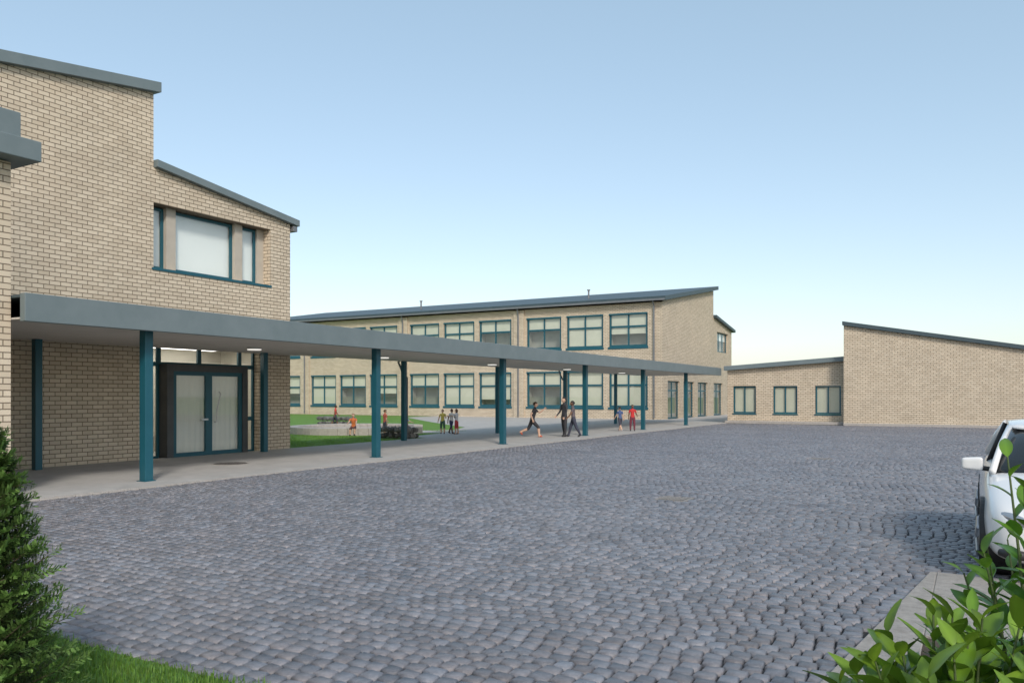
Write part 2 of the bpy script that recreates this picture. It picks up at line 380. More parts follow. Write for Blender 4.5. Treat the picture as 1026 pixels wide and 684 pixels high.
# ================================================================ LINK + RIGHT HALL
C=empty('single_storey_link_building'); w=MB(); g=MB(); YC=50.0; FC=Face('y',YC,-1)
lw=[(-12.9,-11.52),(-10.5,-9.1),(-8.1,-6.68)]
FC.wall(w,-13.25,-6.4,0,3.1,[(a,b,.6,2.28) for a,b in lw],.2)
w.poly([(-13.25,YC,3.1),(-6.4,YC,3.1),(-6.4,YC,3.72),(-13.25,YC,3.3)],BRICK)
w.box((-13.25,YC+.25,0),(-13.15,60,3.25),BRICK)
w.build('brick_walls',C,fixn=False)
w=MB(); roofslab(w,'x',-13.4,3.50,-6.4,3.95,.27,YC-.3,60,FASCIA); w.build('roof',C,bevel=.01)
w=MB()
for a,b in lw:
    FC.window(w,g,a+.01,b-.01,.61,2.27,-.1,nv=2,fw=.085,bh=1,bd=.10,blind=CREAM)
    FC.box(w,a-.04,b+.04,.04,-.09,.53,.598,TEAL)
w.build('windows',C)
w=MB(); w.box((-13.25,49.4,0),(-6.42,49.995,.16),CONC2); w.build('plinth_step',C,bevel=.01)
g.build('glass',C,fixn=False)
D=empty('gable_school_hall'); w=MB()
X0,X1=-6.4,14; zt=lambda x:5.66-.186*(x-X0)
w.prism([(X0,0),(X1,0),(X1,zt(X1)),(X0,zt(X0))],'x',49.0,68,BRICK); w.build('brick_walls',D)
w=MB(); roofslab(w,'x',X0-.06,zt(X0-.06)+.22,X1+.3,zt(X1+.3)+.22,.22,48.8,68.2,ROOFM); w.build('roof',D,bevel=.01)
w=MB(); w.box((X0,48.9,0),(X1,48.995,.14),CONC2); w.build('plinth',D)

# ================================================================ GROUND
def sheet(name,x0,y0,x1,y1,z,mat):
    m=MB(); m.poly([(x0,y0,z),(x1,y0,z),(x1,y1,z),(x0,y1,z)],mat); return m.build(name,fixn=False)
sheet('ground',-700,-700,700,700,-.07,GRASSG)
sheet('cobble_bed',-13.4,-14,40,49.6,-.028,BED)
m=MB(); m.box((-18.95,7.0,-.06),(-13.3,50.0,.02),CONC); m.build('walkway_paving')
m=MB(); m.box((-18.9,50.0,-.06),(-13.3,75,.016),CONC); m.build('passage_paving')
m=MB(); m.prism([(-38,50),(-30,42),(-23.5,36),(-20.6,29.5),(-20.2,26.6),(-18.95,26.4),(-18.95,54.2),(-38,54.2)],'z',-.06,.012,CONC); m.build('schoolyard_paving')
m=MB(); m.box((-70,18.6,-.065),(-18.95,54.1,.0),LAWN2); m.build('courtyard_lawn')
m=MB(); y=1.0
while y<49.3:
    l=.3+random.uniform(-.01,.01); z=random.uniform(.012,.022)
    m.box((-13.295,y,-.06),(-13.17,y+l-.012,z),CONC2); y+=l
m.build('walkway_kerb',bevel=.006)
xe=lambda y:-.36-.115*(8.6-y)
def cobbles():
    rp=.122; base=[]
    rows=np.arange(1.5,49.0,rp)
    for ri,y in enumerate(rows):
        n=int(20/.132); wds=rng.uniform(.126,.150,n); xs=-13.16+np.concatenate([[0],np.cumsum(wds)])-(ri%2)*.065-rng.uniform(0,.03)
        k=xs[:-1]<5.5; x0=xs[:-1][k]; x1=xs[1:][k]; x0=np.maximum(x0,-13.16)
        base.append(np.stack([x0,x1,np.full(len(x0),y),np.full(len(x0),y+rp)],1))
    S=np.concatenate(base)
    S=S[(S[:,1]-S[:,0])>.05]
    cx=(S[:,0]+S[:,1])/2; cy=(S[:,2]+S[:,3])/2
    keep=~((cx>xe(cy)-.02)&(cy<8.66)) & ~((cy<3.38)&(cx<-2.0))
    for mx_,my_,mr in ((-3.6,23.,.30),(-4.3,12.9,.26)): keep&=~((np.abs(cx-mx_)<mr)&(np.abs(cy-my_)<mr))
    S=S[keep]; cx=cx[keep]; cy=cy[keep]; n=len(S)
    W=lambda x,y:.010*np.sin(x*.9+y*.25)+.015*np.sin(x*.37+1.3)+.003*np.sin(x*2.3+y)
    gp=rng.uniform(.0060,.0105,(n,1))
    x0=S[:,0:1]+gp; x1=S[:,1:2]-gp; y0=S[:,2:3]+gp; y1=S[:,3:4]-gp
    cor=np.stack([np.concatenate([x0,y0],1),np.concatenate([x1,y0],1),np.concatenate([x1,y1],1),np.concatenate([x0,y1],1)],1)
    cor[:,:,1]+=W(cor[:,:,0],cy[:,None])
    cor+=rng.uniform(-.0045,.0045,cor.shape)
    c=cor.mean(1,keepdims=True)
    top=rng.uniform(-.003,.005,n); tx=rng.uniform(-.06,.06,n); ty=rng.uniform(-.06,.06,n)
    und=.008*np.sin(cx*.8)*np.sin(cy*.6)
    def ring(s,dz,j=0):
        p=c+(cor-c)*s+rng.uniform(-j,j,cor.shape)
        z=(top+und)[:,None]+dz+ (p[:,:,0]-c[:,:,0])*tx[:,None]+(p[:,:,1]-c[:,:,1])*ty[:,None]
        return np.concatenate([p,z[:,:,None]],2)
    R=[ring(1.02,-.055),ring(.99,-.012,.002),ring(.83,0,.003)]
    V=np.concatenate(R,1).reshape(-1,3)
    q=[]
    for lv in (0,4):
        for k in range(4): q.append([lv+k,lv+(k+1)%4,lv+4+(k+1)%4,lv+4+k])
    q.append([8,9,10,11]); q=np.array(q)
    Fc=(np.arange(n)[:,None,None]*12+q[None]).reshape(-1,4)
    b=rng.uniform(.15,.25,n); hue=rng.uniform(0,1,n)
    col=np.stack([b*(.93+.10*hue),b*(.99+.0*hue),b*(1.13-.08*hue)],1)
    cc=np.repeat(col,12,0)
    attrmesh('cobblestone_paving',V,Fc,cc,COB,smooth=True)
cobbles()
def manhole(x,y,r,z):
    m=MB(); m.tube([(x,y,z-.05),(x,y,z)],r,IRON,32); m.tube([(x,y,z-.05),(x,y,z-.004)],r+.06,CONC2,32)
    for i in range(-3,4):
        for j in range(-3,4):
            if i*i+j*j<10: m.box((x+i*r*.24-.03,y+j*r*.24-.03,z),(x+i*r*.24+.03,y+j*r*.24+.03,z+.006),IRON)
    m.build('manhole_cover')
manhole(-15.9,13.8,.4,.028)
DR=mat_noise('drain_frame_stone',(.22,.20,.18),(.30,.275,.25),9,.8,.5,60)
for x,y in ((-3.6,23.),(-4.3,12.9)):
    m=MB(); m.box((x-.27,y-.27,-.05),(x+.27,y+.27,-.003),DR); m.box((x-.20,y-.20,-.003),(x+.20,y+.20,.001),IRON)
    for i in range(-3,4): m.box((x+i*.055-.018,y-.18,.001),(x+i*.055+.018,y+.18,.005),DR)
    m.build('drain_cover')
PAVE=mat_noise('pavement_concrete',(.27,.25,.225),(.42,.39,.355),14,.92,.9,120,bdist=.010)
m=MB()
pit=(-.30,1.5,1.9,6.3); z1=.035
m.prism([(xe(-2),-2),(pit[0],-2),(pit[0],8.6),(xe(8.6),8.6)],'z',-.06,z1,PAVE)
m.box((pit[0]+.001,pit[3],-.06),(6,8.6,z1),PAVE); m.box((pit[2],-2,-.06),(6,pit[3]-.001,z1),PAVE); m.box((pit[0]+.001,-2,-.06),(pit[2]-.001,pit[1],z1),PAVE)
m.build('pavement',bevel=.008)
m=MB(); m.box((pit[0]+.002,pit[1]+.002,-.06),(pit[2]-.002,pit[3]-.002,.015),EARTH); m.build('planting_bed')
m=MB(); m.box((-16,-8,-.06),(-2.0,3.35,-.005),GRASSG); m.build('front_lawn')
def blades(name,x0,x1,y0,y1,n,h,wd,edge=0,avoid=None,br=1.0):
    x=rng.uniform(x0,x1,n); y=rng.uniform(y0,y1,n)
    if avoid is not None:
        k=avoid(x,y); x=x[k]; y=y[k]; n=len(x)
    if edge: y+=rng.normal(0,edge,n)*(y>y1-.1)
    a=rng.uniform(0,2*math.pi,n); hh=rng.uniform(.5,1.15,n)*h*(.8+.35*np.sin(x*3)*np.sin(y*4)); ln=rng.uniform(.0,.7,n)*hh; w2=wd*rng.uniform(.6,1.2,n)
    dx=np.cos(a);dy=np.sin(a); px=-dy*w2;py=dx*w2
    z=np.full(n,-.005)
    v=np.stack([np.stack([x-px,y-py,z],1),np.stack([x+px,y+py,z],1),
      np.stack([x+px*.7+dx*ln*.35,y+py*.7+dy*ln*.35,z+hh*.6],1),np.stack([x-px*.7+dx*ln*.35,y-py*.7+dy*ln*.35,z+hh*.6],1),
      np.stack([x+dx*ln,y+dy*ln,z+hh*.97],1)],1).reshape(-1,3)
    i=np.arange(n)[:,None]*5
    f=np.concatenate([i+[0,1,2],i+[0,2,3],i+[3,2,4]],0)
    b=br*rng.uniform(.6,1.25,(n,1)); c=np.concatenate([.12*b+.03*rng.uniform(0,1,(n,1)),.26*b,.035*b],1)
    attrmesh(name,v,f,np.repeat(c,5,0),BLADE)
CX,CY=-24.7,28.9
blades('grass',-8.5,-2.0,.8,3.34,60000,.06,.0035,.02)
blades('courtyard_grass',-34,-18.98,18.85,33,80000,.045,.008,0,lambda x,y:(np.hypot(x-CX,y-CY)>3.4)&~((x>-20.9)&(y>24.8))&~((x>-29)&(y>32.5)),1.25)
# ---- conifer
def conifer(x,y,H,R,name='conifer_shrub'):
    E=empty(name); 
    t=MB(); t.tube([(x,y,-.02),(x+.01,y,H*.5),(x,y+.01,H*.95)],[.045,.03,.006],BARK,10)
    V=[];Fc=[];Cc=[]
    nb=620
    for b in range(nb):
        f=(b+.5)/nb; z=H*(.03+.93*f)+random.uniform(-.03,.03)
        rad=R*((1-f)**.62)*(.78+.3*random.random()+.12*math.sin(b*.35)); a=b*2.39996+random.uniform(-.3,.3)
        rad=max(rad,.05)
        up=random.uniform(.25,.7)
        base=Vector((x,y,z-rad*up*.6)); d=Vector((math.cos(a),math.sin(a),up)).normalized()
        tip=base+d*rad*1.1
        if b%3==0: t.tube([base,tip-d*rad*.15],[.006,.002],BARK,4,False)
        side=d.cross(Vector((0,0,1))).normalized(); nrm=side.cross(d)
        side=(side*math.cos(b)+nrm*math.sin(b)*.6).normalized()
        ns=30
        L=rad*.75
        for s in range(ns):
            q=s/(ns-1); p=tip-d*L*(1-q)*1.0
            sg=1 if s%2 else -1
            spread=.085*(1-q*.75)*(.6+.5*random.random())
            dd=(d*.75+side*sg*.8+nrm*random.uniform(-.4,.4)+Vector((0,0,.25))).normalized()
            for k in range(3):
                pp=p+dd*spread*k*.38
                ld=(dd+side*random.uniform(-.6,.6)+nrm*random.uniform(-.5,.5)).normalized()
                ll=.030*random.uniform(.7,1.3); wd=ld.cross(nrm).normalized()*.0052
                i=len(V); V+= [pp-wd,pp+wd*1.0,pp+ld*ll*.6+wd*1.1,pp+ld*ll,pp+ld*ll*.6-wd*1.1]
                Fc.append((i,i+1,i+2)); Fc.append((i,i+2,i+4)); Fc.append((i+4,i+2,i+3))
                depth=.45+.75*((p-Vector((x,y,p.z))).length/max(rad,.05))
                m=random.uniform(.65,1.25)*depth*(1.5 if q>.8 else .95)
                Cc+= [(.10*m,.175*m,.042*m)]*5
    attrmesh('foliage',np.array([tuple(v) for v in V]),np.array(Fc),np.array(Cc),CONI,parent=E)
    t.build('trunk_and_branches',E)
conifer(-4.42,2.2,1.70,.53)
# ---- laurel
def laurel(name,x,y,z0,H,R,ns,ll,seed,lean=(0,0),hue=1.0,minz=.25,nl=15):
    random.seed(seed); E=empty(name); t=MB(); V=[];Fc=[];Cc=[]
    def leaf(p,d,up,L,W,col):
        d=d.normalized(); s=d.cross(up).normalized(); u=s.cross(d).normalized(); i=len(V); n=7; droop=random.uniform(.05,.45)
        for k in range(n):
            q=k/(n-1); wv=W*(math.sin(math.pi*min(q*.93+.05,1))**.75)*(1-.25*q) if 0<q<1 else W*.06
            c=p+d*L*q-u*L*droop*q*q
            wave=.06*W*math.sin(q*9+i)
            V.append(c-s*wv+u*(wv*.35+wave)); V.append(c); V.append(c+s*wv+u*(wv*.35-wave))
            m=random.uniform(.93,1.05); Cc.extend([tuple(v*m for v in col),tuple(v*m*1.35 for v in col),tuple(v*m for v in col)])
        for k in range(n-1):
            a=i+k*3; Fc.append((a,a+1,a+4,a+3)); Fc.append((a+1,a+2,a+5,a+4))
    for si in range(ns):
        a=si*2.39996+random.uniform(-.3,.3); rr=R*math.sqrt((si+.5)/ns); hh=H*(1-.30*(rr/R)**2)*random.uniform(.74,1.0)
        root=Vector((x+random.uniform(-.06,.06),y+random.uniform(-.06,.06),z0))
        tip=Vector((x+math.cos(a)*rr+lean[0],y+math.sin(a)*rr+lean[1],z0+hh)); mid=(root+tip)/2+Vector((math.cos(a),math.sin(a),0))*rr*.15
        pts=[root,root.lerp(mid,.5),mid,mid.lerp(tip,.5)+Vector((0,0,.03)),tip]
        t.tube(pts,[.009,.008,.006,.005,.003],STEM,6,False)
        ph=random.uniform(0,6)
        for k in range(nl):
            q=minz+(1-minz)*(k/(nl-1)); f=q*(len(pts)-1); j=min(int(f),len(pts)-2); p=pts[j].lerp(pts[j+1],f-j); ax=(pts[j+1]-pts[j]).normalized()
            ang=ph+k*2.4; s=ax.orthogonal().normalized(); b=ax.cross(s); o=s*math.cos(ang)+b*math.sin(ang)
            d=o*(1.0-.5*(k/nl))+ax*(.35+.5*(k/nl))
            L=ll*random.uniform(.75,1.15)*(1 if k<nl-3 else .7); young=k/nl
            m=random.uniform(.7,1.25)*(.7+.55*young)
            leaf(p,d,ax if abs(d.normalized().dot(ax))<.95 else Vector((0,0,1)),L,L*.23,((.05+.07*young)*m*hue,.19*m,.018*m))
    attrmesh('leaves',np.array([tuple(v) for v in V]),np.array(Fc),np.array(Cc),LEAF,smooth=True,parent=E)
    t.build('stems',E,smooth=True)
laurel('laurel_shrub',-.06,2.80,.02,1.06,.38,36,.19,3,nl=17)
laurel('laurel_shrub',.27,3.40,.02,1.56,.32,24,.14,5,lean=(-.03,0),hue=.85)
def strap(name,x,y,z0,n,L,seed):
    random.seed(seed); V=[];Fc=[];Cc=[]
    for i in range(n):
        a=random.uniform(0,6.28); l=L*random.uniform(.6,1.1); out=random.uniform(.2,.8); wd=.012*random.uniform(.7,1.4)
        s=Vector((-math.sin(a),math.cos(a),0)); o=Vector((math.cos(a),math.sin(a),0)); p0=Vector((x+random.uniform(-.12,.12),y+random.uniform(-.12,.12),z0)); b=len(V); m=random.uniform(.6,1.3)
        for k in range(6):
            q=k/5; c=p0+o*l*out*q**1.5+Vector((0,0,l*(q-.45*out*q*q*q))); ww=wd*(1-q**2)+.0005
            V.append(c-s*ww);V.append(c+s*ww); Cc+= [(.08*m,.19*m,.04*m)]*2
        for k in range(5): j=b+2*k; Fc.append((j,j+1,j+3,j+2))
    attrmesh(name,np.array([tuple(v) for v in V]),np.array(Fc),np.array(Cc),LEAF,smooth=True)
strap('daylily_clump',.02,5.3,.01,90,.42,2); strap('daylily_clump',.5,5.1,.01,90,.45,4); strap('daylily_clump',.35,5.9,.01,70,.4,6)

# ================================================================ circular seating and gabions
def ringseg(mb,cx,cy,r0,r1,z0,z1,a0,a1,n,mat):
    for k in range(n):
        t0=math.radians(a0+(a1-a0)*k/n); t1=math.radians(a0+(a1-a0)*(k+.985)/n)
        P=lambda r,t,z:(cx+r*math.cos(t),cy+r*math.sin(t),z)
        i=len(mb.v); mb.v+=[P(r0,t0,z0),P(r1,t0,z0),P(r1,t1,z0),P(r0,t1,z0),P(r0,t0,z1),P(r1,t0,z1),P(r1,t1,z1),P(r0,t1,z1)]
        for q in [(0,3,2,1),(4,5,6,7),(0,1,5,4),(1,2,6,5),(2,3,7,6),(3,0,4,7)]: mb.f.append(tuple(i+j for j in q)); mb.m.append(mb.mi(mat))
m=MB()
ringseg(m,CX,CY,2.75,3.2,-.02,.30,60,372,40,CONC2)
ringseg(m,CX,CY,2.2,2.7,-.02,.15,60,372,36,CONC2)
m.build('circular_seating_steps',bevel=.02)
m=MB(); ringseg(m,CX,CY,.05,2.18,-.01,.018,0,360,40,CONC); ringseg(m,CX,CY,2.2,4.6,-.01,.015,14,58,8,CONC); m.build('round_paving')
def gabion(x,y,lx,ly,h,seed):
    random.seed(seed); E=empty('gabion_stone_wall'); V=[];Fc=[];Cc=[]
    bm=bmesh.new(); bmesh.ops.create_icosphere(bm,subdivisions=2,radius=1); bv=[v.co.copy() for v in bm.verts]; bf=[[v.index for v in f.verts] for f in bm.faces]; bm.free()
    s=.17; nx=int(lx/s);ny=int(ly/s);nz=int(h/s)
    for i in range(nx):
        for j in range(ny):
            for k in range(nz):
                if 0<i<nx-1 and 0<j<ny-1 and k<nz-1: continue
                c=Vector((x-lx/2+(i+.5)*lx/nx,y-ly/2+(j+.5)*ly/ny,(k+.5)*h/nz))+Vector([random.uniform(-.02,.02) for _ in range(3)])
                sc=Vector([random.uniform(.085,.115) for _ in range(3)]); R=Matrix.Rotation(random.uniform(0,6),3,Vector((random.random(),random.random(),random.random()+.1)).normalized())
                b=len(V); ph=random.uniform(0,9)
                for v in bv:
                    w_=1+.12*math.sin(v.x*5+ph)+.12*math.sin(v.y*6+ph*2)
                    V.append(tuple(c+R@Vector((v.x*sc.x*w_,v.y*sc.y*w_,v.z*sc.z*w_))))
                m=random.uniform(.06,.24); Cc+= [(m*1.02,m,m*.95)]*len(bv)
                Fc+=[tuple(b+q for q in f) for f in bf]
    attrmesh('stones',np.array(V),np.array(Fc),np.array(Cc),STONE,parent=E)
    c=MB()
    for i in range(int(lx/.2)+1):
        u=x-lx/2-.01+i*(lx+.02)/int(lx/.2); c.box((u-.003,y-ly/2-.035,0),(u+.003,y-ly/2-.029,h+.02),PIPE); c.box((u-.003,y-ly/2-.035,h+.02),(u+.003,y+ly/2+.03,h+.026),PIPE)
    for k in range(int(h/.15)+1): c.box((x-lx/2-.02,y-ly/2-.044,k*.15),(x+lx/2+.02,y-ly/2-.038,k*.15+.006),PIPE)
    c.build('wire_cage',E)
gabion(-19.9,25.6,1.6,.7,.45,1); gabion(-31.6,35.0,2.4,.7,.5,2)

# ================================================================ PEOPLE
SK={}
def cmat(name,c,rough=.8):
    if name not in SK:
        SK[name]=mat_noise(name,tuple(v*.88 for v in c),tuple(min(v*1.1,1) for v in c),25,rough,.15,120)
    return SK[name]
def person(loc,H,heading,pose,skin,hair,shirt,pants,shoe=(.03,.03,.03),longsl=False,longtr=False,name='child',longhair=False):
    p=dict(lean=0,la=(5,10),ra=(-5,10),ll=(4,4),rl=(-4,4),spread=6,turn=0,pz=None); p.update(pose)
    rad=math.radians
    L=rad(p['lean']); up=Vector((0,math.sin(L),math.cos(L)))
    pel=Vector((0,0,0)); J={}
    J['pel']=pel; J['waist']=pel+up*.09; J['chest']=pel+up*.22; J['neck']=pel+up*.305; J['head']=J['neck']+Vector((0,math.sin(L*.4),math.cos(L*.4)))*.055
    E=[('pel','waist'),('waist','chest'),('chest','neck'),('neck','head')]
    R={'pel':(.082,.062),'waist':(.070,.054),'chest':(.088,.060),'neck':(.034,.034),'head':(.030,.032)}
    lab={}
    lab[('pel','waist')]='shirt';lab[('waist','chest')]='shirt';lab[('chest','neck')]='shirt';lab[('neck','head')]='skin'
    hands=[]
    for sd,sx,arm,leg in (('l',-1,p['la'],p['ll']),('r',1,p['ra'],p['rl'])):
        sh=J['chest']+up*.055+Vector((sx*.105,0,0)); a=rad(arm[0])+L*.3; out=rad(arm[2] if len(arm)>2 else 8)
        d=Vector((sx*math.sin(out),math.sin(a)*math.cos(out),-math.cos(a)*math.cos(out)))
        el=sh+d*.165; b=a+rad(arm[1]); d2=Vector((sx*math.sin(out)*.4,math.sin(b),-math.cos(b))).normalized()
        wr=el+d2*.145; pm=wr+d2*.045
        for k,v,r_ in (('sh',sh,(.040,.040)),('el',el,(.026,.026)),('wr',wr,(.0165,.0185)),('pm',pm,(.014,.024))): J[sd+k]=v; R[sd+k]=r_
        E+= [('chest',sd+'sh'),(sd+'sh',sd+'el'),(sd+'el',sd+'wr'),(sd+'wr',sd+'pm')]
        lab[('chest',sd+'sh')]='shirt';lab[(sd+'sh',sd+'el')]='sleeve';lab[(sd+'el',sd+'wr')]='shirt' if longsl else 'skin';lab[(sd+'wr',sd+'pm')]='skin'
        hands.append((pm,d2,sx))
        hp=pel+Vector((sx*.050,0,-.025)); t=rad(leg[0]); spd=rad(p['spread']/2)
        d=Vector((sx*math.sin(spd),math.sin(t),-math.cos(t))).normalized(); kn=hp+d*.235
        b=t-rad(leg[1]); d2=Vector((0,math.sin(b),-math.cos(b))); an=kn+d2*.225
        fd=Vector((0,math.cos(b*.6),math.sin(b*.6))); toe=an+fd*.085-Vector((0,0,.018)); hl=an-fd*.028-Vector((0,0,.02))
        for k,v,r_ in (('hp',hp,(.062,.064)),('kn',kn,(.042,.044)),('cf',kn.lerp(an,.3)-fd*.006,(.039,.041)),('an',an,(.024,.027)),('toe',toe,(.024,.016)),('hl',hl,(.022,.02))): J[sd+k]=v; R[sd+k]=r_
        E+= [('pel',sd+'hp'),(sd+'hp',sd+'kn'),(sd+'kn',sd+'cf'),(sd+'cf',sd+'an'),(sd+'an',sd+'toe'),(sd+'an',sd+'hl')]
        lab[('pel',sd+'hp')]='pants';lab[(sd+'hp',sd+'kn')]='pants';lab[(sd+'kn',sd+'cf')]=lab[(sd+'cf',sd+'an')]='pants' if longtr else 'skin';lab[(sd+'an',sd+'toe')]=lab[(sd+'an',sd+'hl')]='shoe'
    names=list(J); idx={k:i for i,k in enumerate(names)}
    me=bpy.data.meshes.new('sk'); me.from_pydata([J[k]*H for k in names],[(idx[a],idx[b]) for a,b in E],[])
    ob=bpy.data.objects.new('sk',me); COL.objects.link(ob)
    md=ob.modifiers.new('s','SKIN'); md.use_smooth_shade=True
    sv=me.skin_vertices[0].data
    for k in names: sv[idx[k]].radius=(R[k][0]*H,R[k][1]*H)
    sv[idx['pel']].use_root=True
    sb=ob.modifiers.new('u','SUBSURF'); sb.levels=2; sb.render_levels=2
    dg=bpy.context.evaluated_depsgraph_get(); dg.update()
    body=bpy.data.meshes.new_from_object(ob.evaluated_get(dg)); bpy.data.objects.remove(ob)
    def nm(pre,c): return pre+'_'+''.join('%02d'%int(v*99) for v in c)
    M=[cmat(nm('skin',skin),skin,.6),cmat(nm('shirt',shirt),shirt),cmat(nm('trousers',pants),pants),cmat(nm('shoe',shoe),shoe,.5),cmat(nm('hair',hair),hair,.7),cmat('eye_white',(.7,.7,.7),.3),cmat('eye_dark',(.02,.015,.01),.3),cmat(nm('lips',skin),tuple(v*m_ for v,m_ in zip(skin,(.8,.5,.5))),.5)]
    code={'skin':0,'shirt':1,'pants':2,'shoe':3}
    bm=bmesh.new(); bm.from_mesh(body)
    seg=[(J[a]*H,J[b]*H,lab[(a,b)],(R[a][0]+R[b][0])*.5*H) for a,b in E]
    for f in bm.faces:
        c=f.calc_center_median(); best=None
        for a,b,l,rr in seg:
            ab=b-a; t=max(0,min(1,(c-a).dot(ab)/ab.length_squared)); dd=(c-a-ab*t).length-rr*.9
            if best is None or dd<best[0]: best=(dd,l,t)
        l=best[1]
        if l=='sleeve': l='shirt' if (longsl or best[2]<.6) else 'skin'
        if l=='shirt' and (c.z<-.005*H and abs(c.x)<.12*H and c.z>-.2*H and c.length<.14*H): l='pants'
        f.material_index=code[l]; f.smooth=True
    def chain(pts,rs,mi,seg=6):
        rings=[]
        for k,q in enumerate(pts):
            d=(pts[min(k+1,len(pts)-1)]-pts[max(k-1,0)]).normalized(); a=d.orthogonal().normalized(); b=d.cross(a)
            rings.append([bm.verts.new(q+(a*math.cos(6.2832*j/seg)+b*math.sin(6.2832*j/seg))*rs[k]) for j in range(seg)])
        for k in range(len(rings)-1):
            for j in range(seg):
                f=bm.faces.new((rings[k][j],rings[k][(j+1)%seg],rings[k+1][(j+1)%seg],rings[k+1][j])); f.material_index=mi; f.smooth=True
        f=bm.faces.new(rings[-1]); f.material_index=mi
    for pm,d2,sx in hands:
        fwd=Vector((0,1,0)); fwd=(fwd-d2*fwd.dot(d2)).normalized() if abs(d2.y)<.98 else Vector((0,0,1)); inn=Vector((-sx,0,0))
        for k,(o,ln) in enumerate(((-.018,.030),(-.006,.036),(.006,.038),(.018,.034))):
            b=pm-d2*.006+fwd*o
            chain([b*H,(b+d2*ln*.5)*H,(b+d2*ln*.85+inn*.006)*H,(b+d2*ln*1.05+inn*.016)*H],[.0058*H,.0055*H,.005*H,.003*H],0)
        b=pm-d2*.02+fwd*.016
        chain([b*H,(b+fwd*.014+d2*.012)*H,(b+fwd*.02+d2*.028+inn*.006)*H],[.007*H,.006*H,.004*H],0)
    hc=J['head']+Vector((0,.012,.045)); yaw=Matrix.Rotation(rad(p['turn']),3,'Z')
    hs=Vector((.050,.060,.070))
    def ball(c,r,mi,u=16,v=12,fn=None):
        g_=bmesh.ops.create_uvsphere(bm,u_segments=u,v_segments=v,radius=1)
        for vv in g_['verts']:
            q=vv.co.copy()
            if fn: q=fn(q)
            vv.co=(hc+yaw@(c+Vector((q.x*r.x,q.y*r.y,q.z*r.z))))*H
        fs={f for vv in g_['verts'] for f in vv.link_faces}
        for f in fs: f.material_index=mi; f.smooth=True
    def hd_(q):
        q=q.copy()
        if q.z<0: q.x*=1-.32*(-q.z); q.y=q.y*(1-.15*(-q.z))+(.08*(-q.z))
        if q.y>.75 and abs(q.x)<.35 and -.35<q.z<.1: q.y+=.1
        return q
    ball(Vector((0,0,0)),hs,0,20,14,hd_)
    ball(Vector((0,.062,-.012)),Vector((.008,.012,.013)),0,8,6)
    for sx in (-1,1):
        ball(Vector((sx*.019,.050,.004)),Vector((.009,.007,.006)),5,8,6); ball(Vector((sx*.019,.0555,.004)),Vector((.004,.003,.004)),6,6,5)
        ball(Vector((sx*.050,-.004,-.004)),Vector((.006,.012,.018)),0,8,6)
    ball(Vector((0,.051,-.036)),Vector((.014,.006,.004)),7,8,6)
    def hr(q):
        q=q.copy()
        if q.y>.15 and q.z<.35: q.z=max(q.z,.35); q.y*=.92
        elif q.z<-.35: q.z=-.35 if not longhair else q.z*1.9
        return q
    ball(Vector((0,-.008,.010)),Vector((.055,.063,.068)),4,18,12,hr)
    bm2=bpy.data.meshes.new(name); 
    minz=min(v.co.z for v in bm.verts)
    bm.to_mesh(bm2); bm.free()
    for m_ in M: bm2.materials.append(m_)
    o=bpy.data.objects.new(name,bm2); COL.objects.link(o)
    z=loc[2]-minz if p['pz'] is None else p['pz']
    o.location=(loc[0],loc[1],z); o.rotation_euler=(0,0,heading)
    return o
g1=.022
hd=math.radians
run=dict(lean=14,la=(55,70,12),ra=(-45,60,14),ll=(-25,45),rl=(45,40),spread=6)
walk=dict(lean=4,la=(22,18,8),ra=(-20,12,8),ll=(-18,12),rl=(20,6))
DK=(.17,.09,.055); LT=(.55,.36,.26); BLK=(.02,.018,.018)
person((-15.5,28.7,g1),1.55,hd(-60),run,LT,(.06,.035,.02),(.03,.03,.035),(.03,.03,.035),(.5,.1,.05),name='running_child')
person((-14.45,29.5,g1),1.62,hd(150),dict(la=(8,20,10),ra=(12,30,10)),LT,BLK,(.035,.037,.045),(.03,.03,.04),longtr=True,longsl=True,name='standing_adult')
person((-14.15,29.75,g1),1.5,hd(120),walk,DK,BLK,(.12,.10,.11),(.04,.045,.07),longtr=True,name='standing_child')
person((-14.5,35.6,g1),1.18,hd(60),walk,LT,BLK,(.06,.10,.22),(.05,.05,.07),(.6,.6,.6),name='walking_child')
person((-14.0,35.9,g1),1.25,hd(-150),dict(la=(10,60,12),ra=(-8,10,8),spread=10),DK,BLK,(.5,.03,.03),(.16,.03,.05),longtr=True,name='standing_child')
person((-20.3,29.3,.014),1.08,hd(-160),dict(la=(30,60,20),ra=(10,20,15),spread=12),LT,(.15,.08,.04),(.6,.5,.12),(.05,.12,.08),name='standing_child')
person((-20.05,29.6,.014),1.12,hd(-100),walk,DK,BLK,(.7,.7,.68),(.04,.05,.12),name='walking_child')
person((-19.6,29.35,.014),1.1,hd(100),dict(la=(60,30,10),ra=(5,10,10)),LT,(.10,.05,.03),(.65,.65,.68),(.45,.05,.06),name='standing_child',longhair=True)
person((-21.35,26.6,.0),1.12,hd(-20),dict(la=(20,40,10)),LT,(.1,.06,.03),(.45,.12,.08),(.07,.07,.10),name='standing_child')
for sadeg,sh_c,hh,hdg in ((306,(.55,.16,.05),1.2,-150),(350,(.12,.22,.4),1.1,-100)):
    sa=math.radians(sadeg)
    person((CX+3.05*math.cos(sa),CY+3.05*math.sin(sa),0),hh,math.radians(hdg),dict(lean=12,la=(45,30,10),ra=(45,30,10),ll=(85,85),rl=(80,80),pz=.37,spread=14),LT,(.2,.1,.05),sh_c,(.10,.05,.05),name='seated_child')
person((-30.8,34.0,.0),1.2,hd(-40),walk,DK,BLK,(.5,.05,.04),(.04,.04,.06),name='walking_child')

